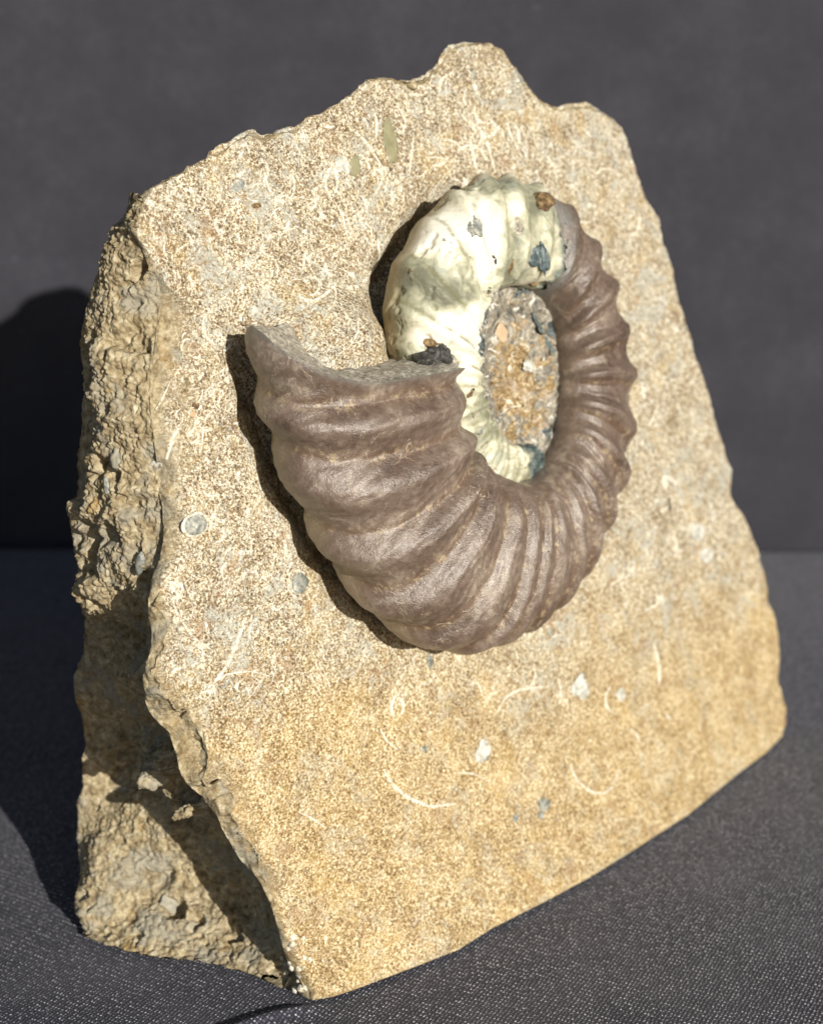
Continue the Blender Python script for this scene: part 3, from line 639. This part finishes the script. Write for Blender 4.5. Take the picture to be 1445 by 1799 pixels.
for (x, y, sx, sy, a_) in ((790, 395, 40, 30, .5), (845, 380, 22, 40, .45), (905, 350, 16, 40, .3), (815, 560, 40, 22, .55), (775, 590, 60, 24, .4), (830, 610, 22, 45, .45), (755, 425, 30, 22, .4), (850, 450, 14, 50, .5), (870, 440, 12, 40, .3), (820, 660, 18, 30, .3),
                          (745, 500, 40, 32, -.5), (800, 520, 40, 22, -.42), (700, 590, 22, 60, -.3), (880, 325, 50, 14, -.4), (935, 360, 16, 40, -.35), (705, 480, 20, 40, -.35), (890, 480, 26, 20, -.4), (905, 430, 14, 40, -.3), (760, 360, 30, 14, -.25), (860, 745, 26, 50, -.15), (700, 640, 30, 30, -.25)):
    crm += a_ * np.exp(-((_pp[:, 0] - x) / sx) ** 2 - ((_pp[:, 1] - y) / sy) ** 2)
crm += 0.30 * fbm(Vx, 0.006, 5, 0.68, 471)
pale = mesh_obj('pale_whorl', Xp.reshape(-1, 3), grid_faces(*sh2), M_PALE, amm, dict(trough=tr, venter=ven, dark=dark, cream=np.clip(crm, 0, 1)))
# worn centre
UM = np.array([(870, 830), (900, 843), (937, 833), (962, 803), (979, 760), (990, 720), (994, 680), (994, 640), (989, 600), (979, 560), (958, 526), (935, 510), (905, 503), (876, 511), (856, 540), (844, 570), (840, 600), (840, 640), (846, 690), (856, 735), (868, 770), (872, 800), (870, 830)], float)
UL = resample(UM, 361)[:-1]; uc = np.array([915, 672.]); NRU = 110
UG = np.zeros((360, NRU, 3)); uh = np.zeros((360, NRU))
for j in range(NRU):
    f = j / (NRU - 1) * 1.10
    q = uc + (UL - uc) * f
    UG[:, j] = np.array([onface(p, 0.0052) for p in q])
uvec = UG.reshape(-1, 3)
ang = np.arctan2(*(UL - uc).T[::-1])[:, None]; fr = np.linspace(0, 1.1, NRU)[None]
sp_ = (fr * 2.3 - ang / (2 * np.pi)) % 1.0
spiral = (np.sqrt(np.clip(1 - (2 * sp_ - 1) ** 2, 0, 1)) - 0.6) * 0.0011 * sstep(0.08, 0.25, fr)
radial = np.sin(ang * 26) * 0.00012 * sstep(0.3, 0.6, fr)
uh = spiral + radial + (fbm(uvec, 0.0030, 4, 0.6, 111) * 0.0006 + (0.5 - cells(uvec, 0.0007, 5)) * 0.00012).reshape(360, NRU) - 0.0008 * (1 - fr ** 2)
UG = UG + EN * uh[..., None]
umb = mesh_obj('worn_centre', UG.reshape(-1, 3), grid_faces(360, NRU, True), M_UMBO, amm, dict(ring=np.clip(fr * np.ones((360, 1)), 0, 1.3)))

# ---- small lumps on the fossil
def lump(name, X0, nrm, size, mat, parent, seed, rough=0.25, up=EV, ang=0.0):
    """a little irregular solid sitting in the surface; size = half extents along (across, up, out) in mm"""
    n = nrm / np.linalg.norm(nrm); a = np.cross(up, n); a /= np.linalg.norm(a); b = np.cross(n, a)
    a, b = a * math.cos(ang) + b * math.sin(ang), -a * math.sin(ang) + b * math.cos(ang)
    nu, nv = 28, 15; th = np.linspace(0, 2 * np.pi, nu, endpoint=False)[:, None]; ph = np.linspace(-0.5, 1, nv)[None] * np.pi / 2
    D = np.stack([np.cos(th) * np.cos(ph), np.sin(th) * np.cos(ph), np.sin(ph) * np.ones_like(th)], -1)
    k = 1 + rough * fbm(D.reshape(-1, 3) + seed * 3.7, 0.8, 3, 0.55, seed).reshape(nu, nv)
    k[:, -1] = k[:, -1].mean(); D = D * k[..., None] * np.array(size) * 1e-3
    Q = X0 + D[..., 0:1] * a + D[..., 1:2] * b + D[..., 2:3] * n
    return mesh_obj(name, Q.reshape(-1, 3), grid_faces(nu, nv, True), mat, parent)
AV3 = np.concatenate([Xb[::2, ::2].reshape(-1, 3), Xp[::2, ::2].reshape(-1, 3), UG.reshape(-1, 3)])
AN3 = np.concatenate([grid_normals(Xb, False)[::2, ::2].reshape(-1, 3), grid_normals(Xp, False)[::2, ::2].reshape(-1, 3), grid_normals(UG).reshape(-1, 3)])
AN3 = np.where(((AN3 * (AV3 - CAM)).sum(1) < 0)[:, None], AN3, -AN3); APX = proj(AV3); AZ = (AV3 - CAM) @ FWD
def asurf(p):
    q = np.hypot(APX[:, 0] - p[0], APX[:, 1] - p[1]); m = np.where(q < 4)[0]
    k = m[AZ[m].argmin()] if len(m) else q.argmin(); return AV3[k], AN3[k]
for k, (p, nm_, mt, sz, rg) in enumerate([
        ((953, 353), 'matrix_crumb', M_CRUMB, (1.5, 1.6, 0.9), 0.5), ((944, 449), 'slate_nub', M_TEAL, (1.3, 1.2, 0.3), 1.0), ((958, 452), 'slate_nub', M_TEAL, (0.8, 1.8, 0.25), 1.0),
        ((757, 630), 'black_plug', M_BLACK, (2.0, 1.6, 1.4), 0.7), ((775, 622), 'black_plug', M_BLACK, (1.6, 1.5, 1.6), 0.6), ((760, 605), 'matrix_crumb', M_CRUMB, (1.6, 0.7, 0.5), 0.5),
        ((938, 500), 'matrix_crumb', M_CRUMB, (0.9, 0.6, 0.5), 0.6), ((884, 592), 'orange_pebble', M_ORANGE, (1.2, 1.9, 0.25), 0.3), ((906, 546), 'white_crystal', M_MILK, (0.8, 0.7, 0.5), 0.5),
        ((934, 640), 'white_crystal', M_MILK, (1.9, 0.9, 0.3), 0.9), ((965, 600), 'slate_nub', M_TEAL, (0.5, 1.6, 0.2), 0.6), ((946, 560), 'slate_nub', M_TEAL, (1.4, 2.2, 0.18), 0.8),
        ((832, 397), 'slate_nub', M_GREY, (0.8, 1.3, 0.12), 1.0), ((900, 470), 'matrix_crumb', M_CRUMB, (0.5, 1.0, 0.2), 0.5), ((827, 698), 'matrix_crumb', M_CRUMB, (0.6, 0.9, 0.2), 0.5),
        ((871, 452), 'dark_pit', M_BLACK, (0.25, 0.7, 0.08), 0.6), ((860, 505), 'dark_pit', M_BLACK, (0.25, 0.6, 0.08), 0.6), ((838, 462), 'dark_pit', M_CRUMB, (0.45, 0.5, 0.08), 0.8), ((846, 402), 'dark_pit', M_BLACK, (0.18, 0.4, 0.08), 0.5), ((896, 398), 'dark_pit', M_CRUMB, (0.2, 0.6, 0.08), 0.6), ((842, 545), 'dark_pit', M_BLACK, (0.3, 0.5, 0.08), 0.7), ((846, 565), 'dark_pit', M_CRUMB, (0.35, 0.4, 0.08), 0.8), ((910, 388), 'dark_pit', M_LIP, (0.7, 1.4, 0.12), 0.8), ((718, 490), 'dark_pit', M_CRUMB, (0.4, 0.9, 0.08), 0.8), ((788, 555), 'dark_pit', M_CRUMB, (0.5, 0.25, 0.08), 0.8), ((832, 692), 'dark_pit', M_BLACK, (0.4, 0.5, 0.08), 0.8), ((845, 755), 'dark_pit', M_GREY, (0.6, 0.6, 0.1), 0.8),
        ((798, 640), 'rim_bead', M_LIP, (0.9, 1.3, 0.9), 0.35)]):
    X0, nn = asurf(p); lump(nm_, X0 - nn * 0.0001, nn, sz, mt, amm, 200 + k, rg)

# ================================================================== shell pieces in the stone
def ribbon(pts, wpx, mat, name='shell_fragment', proud=0.00016, teeth=0):
    L = resample(smooth_open(resample(pts, 40), 6), max(10, int(len(pts) * 5))); n = len(L)
    tg = np.gradient(L, axis=0); tg /= np.linalg.norm(tg, axis=1, keepdims=True); nr = np.stack([-tg[:, 1], tg[:, 0]], -1)
    wv = wpx * 0.5 * (0.35 + 0.65 * np.sin(np.linspace(0.12, np.pi - 0.12, n))) * (1 + 0.35 * fbm(np.c_[L, 0 * L[:, :1]], 14, 2, 0.5, int(L[0, 0])))
    prof = [(-1, -0.3), (-0.6, 0.75), (0, 1.0), (0.6, 0.75), (1, -0.3)]
    S = [surf(p) for p in L]; nb_ = np.mean([s[1] for s in S], 0); nb_ /= np.linalg.norm(nb_)
    Z = np.array([(s[0] - CAM) @ FWD for s in S]); Z = smooth_open(Z[:, None], 4)[:, 0]
    V_ = np.zeros((n, 5, 3))
    for i in range(n):
        for j, (a, b) in enumerate(prof):
            q = L[i] + nr[i] * a * wv[i]; r = ray(q); r = r / (r @ FWD)
            c = CAM + ray(L[i]) / (ray(L[i]) @ FWD) * Z[i]
            X_ = CAM + r * ((c - CAM) @ nb_) / (r @ nb_)
            V_[i, j] = X_ + nb_ * proud * b
    return mesh_obj(name, V_.reshape(-1, 3), grid_faces(n, 5), mat, block)
ARCS = [([(518, 275), (522, 250), (535, 232), (560, 222), (600, 222), (630, 235), (650, 258), (668, 290), (680, 305)], 5), ([(823, 236), (829, 262), (833, 285), (840, 307)], 5), ([(813, 209), (843, 224), (858, 259), (869, 302)], 4.5),
        ([(726, 234), (723, 264), (718, 309)], 4), ([(743, 279), (760, 276), (782, 278)], 4), ([(663, 420), (667, 447), (660, 467), (647, 483)], 5), ([(523, 520), (547, 531), (572, 517), (593, 493)], 7), ([(627, 540), (629, 580), (618, 603), (607, 617)], 3.5),
        ([(537, 437), (533, 465), (530, 483)], 4), ([(301, 666), (283, 704), (270, 725)], 4.5), ([(314, 749), (303, 770), (292, 807)], 9), ([(376, 719), (361, 733), (356, 760), (353, 794)], 4), ([(380, 545), (362, 550), (355, 566), (360, 590), (377, 608), (392, 600)], 5),
        ([(431, 1085), (424, 1110), (414, 1135), (399, 1171), (380, 1195), (362, 1212)], 7), ([(364, 1206), (399, 1184), (440, 1179), (476, 1189)], 4), ([(317, 1089), (340, 1121), (371, 1142)], 5), ([(522, 1426), (548, 1438), (572, 1455)], 5),
        ([(667, 1281), (679, 1302), (698, 1317)], 4.5), ([(673, 1351), (690, 1382), (719, 1403), (756, 1418), (799, 1412)], 7), ([(799, 1357), (829, 1359), (860, 1373)], 3.5), ([(1001, 1342), (1010, 1369), (1035, 1391), (1059, 1396), (1077, 1382), (1087, 1351)], 4.5),
        ([(1148, 1130), (1157, 1165), (1158, 1192), (1152, 1230), (1123, 1245)], 5), ([(872, 1253), (886, 1226), (912, 1211), (964, 1206)], 4.5), ([(848, 1236), (862, 1220), (890, 1206)], 3), ([(1128, 1076), (1153, 1063), (1166, 1045)], 4), ([(1154, 717), (1146, 735), (1138, 752)], 4),
        ([(463, 303), (470, 325), (479, 345)], 4.5), ([(650, 395), (655, 420), (648, 445)], 3), ([(585, 350), (600, 375), (610, 420)], 3), ([(700, 330), (690, 350), (668, 368)], 4), ([(480, 390), (500, 405), (520, 400)], 4), ([(420, 470), (440, 462), (462, 470)], 4), ([(310, 440), (326, 430), (352, 422)], 5),
        ([(330, 480), (338, 500), (336, 520)], 5), ([(400, 640), (385, 655), (372, 660)], 4), ([(300, 650), (320, 648), (345, 655)], 3.5), ([(560, 440), (580, 430), (605, 440)], 4), ([(600, 540), (612, 560), (610, 585)], 3.5), ([(440, 330), (456, 318), (459, 296)], 4), ([(500, 355), (520, 345), (548, 352)], 3),
        ([(430, 930), (442, 950), (440, 975)], 3.5), ([(355, 865), (368, 872), (385, 868)], 4), ([(400, 985), (388, 1000), (392, 1020)], 4), ([(1000, 240), (1020, 262), (1045, 270)], 4), ([(1095, 1000), (1088, 1018), (1070, 1030)], 3.5), ([(830, 1190), (842, 1205), (846, 1222)], 3), ([(1180, 930), (1188, 955), (1186, 980)], 4),
        ([(980, 1190), (985, 1215), (981, 1240)], 3.5), ([(560, 1180), (575, 1195), (580, 1215)], 3), ([(1105, 1280), (1118, 1290), (1122, 1305)], 3.5), ([(890, 215), (897, 240), (910, 262)], 4), ([(655, 190), (662, 215), (660, 240)], 4.5), ([(700, 190), (712, 210), (706, 238)], 3.5), ([(592, 268), (610, 282), (606, 310)], 3.5)]
for a, w in ARCS: ribbon(a, w, M_WHITE)
rq = random.Random(11); made = 0
while made < 150:
    x, y = rq.uniform(270, 1180), rq.uniform(150, 1250)
    if y > 1000 and rq.random() < 0.72 or x > 1000 and rq.random() < 0.5: continue
    k_ = np.hypot(loop_px[:, 0] - x, loop_px[:, 1] - y).min(); inside = (abs(np.diff(np.unwrap(np.arctan2(np.r_[loop_px[:, 1], loop_px[:1, 1]] - y, np.r_[loop_px[:, 0], loop_px[:1, 0]] - x))).sum()) > 3)
    if k_ < 46 or not inside or np.hypot((x - 800) / 380, (y - 730) / 450) < 0.98 and not (x < 660 and y < 520): continue
    R_ = rq.uniform(9, 34); a0 = rq.uniform(0, 6.28); sw = rq.uniform(0.7, 2.6) * min(1, 22 / R_ + 0.35); ec = rq.uniform(0.55, 1.0)
    ribbon([(x + R_ * ec * math.cos(a0 + sw * i / 5), y + R_ * math.sin(a0 + sw * i / 5)) for i in range(6)], rq.uniform(2.6, 7.0), M_WHITE if rq.random() < 0.8 else M_MILK); made += 1
def patch(c, r, mat, name='shell_fragment', ang=0.0, h=0.22, seed=0, rough=0.3):
    X0, nn = surf(c); nn = nn * 0.4 + EN * 0.6 if c[0] > 300 else nn; nn /= np.linalg.norm(nn)
    z = (X0 - CAM) @ FWD; mm = z / FOC * 1000
    return lump(name, X0 - nn * 0.00004, nn, (r[0] * mm / 0.76, r[1] * mm / 0.97, h * 0.6), mat, block, 300 + int(c[0]) + seed, rough, ang=ang)
X0, nn = surf((343, 922)); mm = ((X0 - CAM) @ FWD) / FOC * 1000
patch((343, 922), (22.5, 22), M_WHITE, 'crinoid_rim', h=0.65, rough=0.08); patch((343, 922), (20, 19.5), M_GREY, 'crinoid_disc', h=0.95, rough=0.06); patch((341, 924), (6, 8), M_WHITE, 'crinoid_core', h=1.1, rough=0.2)
patch((527, 1025), (15, 17), M_GREY, 'shell_fragment', h=0.25); patch((522, 1031), (8, 8), M_MILK, 'shell_fragment', h=0.33)
patch((850, 1331), (17, 31), M_MILK, 'calcite_patch', h=0.25, rough=0.35); patch((856, 1332), (2.6, 5), M_GREY, 'calcite_pit', h=0.34)
patch((1020, 1216), (19, 30), M_MILK, 'calcite_patch', ang=0.3, h=0.2, rough=0.6); patch((1088, 1226), (13, 15), M_MILK, 'calcite_patch', h=0.22, rough=0.5)
patch((745, 1317), (5.5, 6), M_GREY, 'dark_grain', h=0.2); patch((956, 1414), (10, 12), M_GREY, 'dark_grain', h=0.12, rough=0.6); patch((906, 1437), (6, 7), M_GREY, 'dark_grain', h=0.12, rough=0.6); patch((950, 1432), (6, 6), M_GREY, 'dark_grain', h=0.12, rough=0.6)
patch((623, 291), (10, 18), M_OLIVE, 'olive_pebble', ang=-0.5, h=0.25); patch((687, 250), (12, 36), M_OLIVE, 'olive_pebble', h=0.12, rough=0.6); patch((603, 290), (13, 15), M_MILK, 'shell_fragment', h=0.15, rough=0.9)
patch((1226, 928), (13, 24), M_MILK, 'calcite_patch', ang=0.4, h=0.3, rough=0.5); patch((1245, 980), (12, 30), M_MILK, 'calcite_patch', ang=0.7, h=0.3, rough=0.5); patch((1176, 889), (2.5, 13), M_BLACK, 'dark_grain', h=0.2)
patch((755, 1161), (4.5, 13), M_GREY, 'shell_fragment', h=0.2); patch((450, 1520), (19, 27), M_GREYP, 'grey_pebble', ang=0.5, h=0.9, rough=0.2); patch((487, 1075), (7, 18), M_GREY, 'shell_fragment', ang=0.4, h=0.15, rough=0.5)
patch((420, 330), (24, 14), M_GREY, 'shell_fragment', ang=0.4, h=0.1, rough=0.6); patch((345, 713), (6, 6), M_CRUMB, 'brown_grain', h=0.2); patch((340, 727), (10, 5), M_ORANGE, 'brown_grain', h=0.15)
patch((520, 346), (11, 5), M_ORANGE, 'brown_grain', ang=0.5, h=0.2); patch((450, 361), (9, 5), M_CRUMB, 'brown_grain', h=0.2); patch((570, 395), (6, 24), M_OLIVE, 'shell_fragment', h=0.1, rough=0.5); patch((832, 130), (5, 16), M_GREY, 'shell_fragment', h=0.2)
patch((205, 808), (11, 18), M_GREYP, 'shell_fragment', h=0.8, rough=0.8); patch((245, 990), (7, 22), M_GREY, 'shell_fragment', ang=-0.4, h=0.6); patch((188, 858), (4, 20), M_GREY, 'shell_fragment', h=0.5); patch((275, 820), (9, 13), M_MILK, 'shell_fragment', h=0.4)
patch((306, 1590), (22, 26), M_GREYP, 'shell_fragment', h=0.8, rough=0.8); ribbon([(893, 110), (905, 128), (920, 152)], 9, M_GREY)
patch((965, 1110), (5, 9), M_GREY, 'dark_grain', h=0.15); 
for k, (p, sz) in enumerate([((440, 566), (1.0, 0.9, 0.8)), ((452, 580), (1.3, 0.9, 0.8)), ((470, 588), (1.2, 0.7, 0.6)), ((430, 560), (0.8, 0.7, 0.5))]):
    X0, nn = surf(p); lump('matrix_crumb', X0 - nn * 0.0002, EN, sz, M_STONE, block, 500 + k, 0.7)
# white crystal crust at the lower left corner
rnd = random.Random(4); cv_, cf_ = [], []
for k in range(70):
    c = (rnd.gauss(524, 14), rnd.gauss(1690, 24)); X0, nn = surf(c); q = np.array([rnd.gauss(0, 1) for _ in range(3)]); s = rnd.uniform(0.25, 0.6) * 1e-3
    base = len(cv_); a = np.cross(nn, q); a /= np.linalg.norm(a); b = np.cross(nn, a)
    for (x, y, z) in ((1, 0, -.2), (.2, .9, -.2), (-.9, .4, -.2), (-.5, -.8, -.2), (.5, -.9, -.2)): cv_.append(X0 + (a * x + b * y + nn * z) * s)
    cv_.append(X0 + nn * s * 0.9 + a * s * 0.2); cf_ += [(base + i, base + (i + 1) % 5, base + 5) for i in range(5)]
mesh_obj('crystal_crust', cv_, cf_, M_WHITE, block, smooth=False)['kind'] = 'stuff'

# ================================================================== table cloth and backdrop
WALLY = ground((1380, 940))[1]; CLY = ground((1380, 962))[1]
xs_ = np.r_[np.linspace(-0.75, -0.07, 80)[:-1], np.linspace(-0.07, 0.03, 330)[:-1], np.linspace(0.03, 0.75, 110)]; nx = len(xs_)
ys_ = np.r_[np.linspace(-0.35, 0.12, 40)[:-1], np.linspace(0.12, 0.19, 140)[:-1], np.linspace(0.19, CLY, 90), [CLY + 0.0012]]
ny = len(ys_); XX, YY = np.meshgrid(xs_, ys_, indexing='ij'); F3 = np.stack([XX, YY, 0 * XX], -1).reshape(-1, 3)
zz = (fbm(F3, 0.09, 3, 0.5, 121) * 0.0011).reshape(XX.shape)
ca, cb = ground((548, 1768))[:2], ground((428, 1800))[:2]; cd = (cb - ca) / np.linalg.norm(cb - ca); cn = np.array([-cd[1], cd[0]])
dist = np.hypot(XX - PA[0] - 0.03, YY - PA[1] - 0.05); zz = zz * sstep(0.09, 0.17, dist) - 0.0004
al = (XX - ca[0]) * cd[0] + (YY - ca[1]) * cd[1]; ac = (XX - ca[0]) * cn[0] + (YY - ca[1]) * cn[1] + 0.0004 * np.sin(al * 300)
zz += 0.0008 * np.exp(-(ac / 0.0009) ** 2) * sstep(-0.004, 0.004, al) * sstep(0.09, 0.02, al)
cloth_v = np.stack([XX, YY, zz], -1)
cloth_v[:, -1, 2] -= 0.025
cloth = mesh_obj('tablecloth', cloth_v.reshape(-1, 3), grid_faces(nx, ny), M_CLOTH, None, local=True)
tag(cloth, 'dark charcoal twill cloth lying flat under the fossil block', 'cloth')
bx, bz = 160, 90
xs_ = np.linspace(-1.0, 1.0, bx); zs_ = np.linspace(-0.05, 0.75, bz); XX, ZZ = np.meshgrid(xs_, zs_, indexing='ij')
F3 = np.stack([XX, 0 * XX, ZZ], -1).reshape(-1, 3); yy = WALLY + (fbm(F3, 0.22, 2, 0.5, 131) * 0.003).reshape(XX.shape)
wall_v = np.stack([XX, yy, ZZ], -1).reshape(-1, 3)
wv2 = np.concatenate([wall_v, wall_v + np.array([0, 0.004, 0])]); gf = grid_faces(bx, bz)
ed = []
idx = np.arange(bx * bz).reshape(bx, bz); loop = np.r_[idx[:, 0], idx[-1, 1:], idx[-2::-1, -1], idx[0, -2:0:-1]]
lf = np.stack([loop, np.roll(loop, -1), np.roll(loop, -1) + bx * bz, loop + bx * bz], -1)
back = mesh_obj('backdrop', wv2, np.concatenate([gf, gf[:, ::-1] + bx * bz, lf]), M_BACK, None, local=True)
tag(back, 'plain dark grey fabric backdrop standing behind the fossil', 'backdrop')
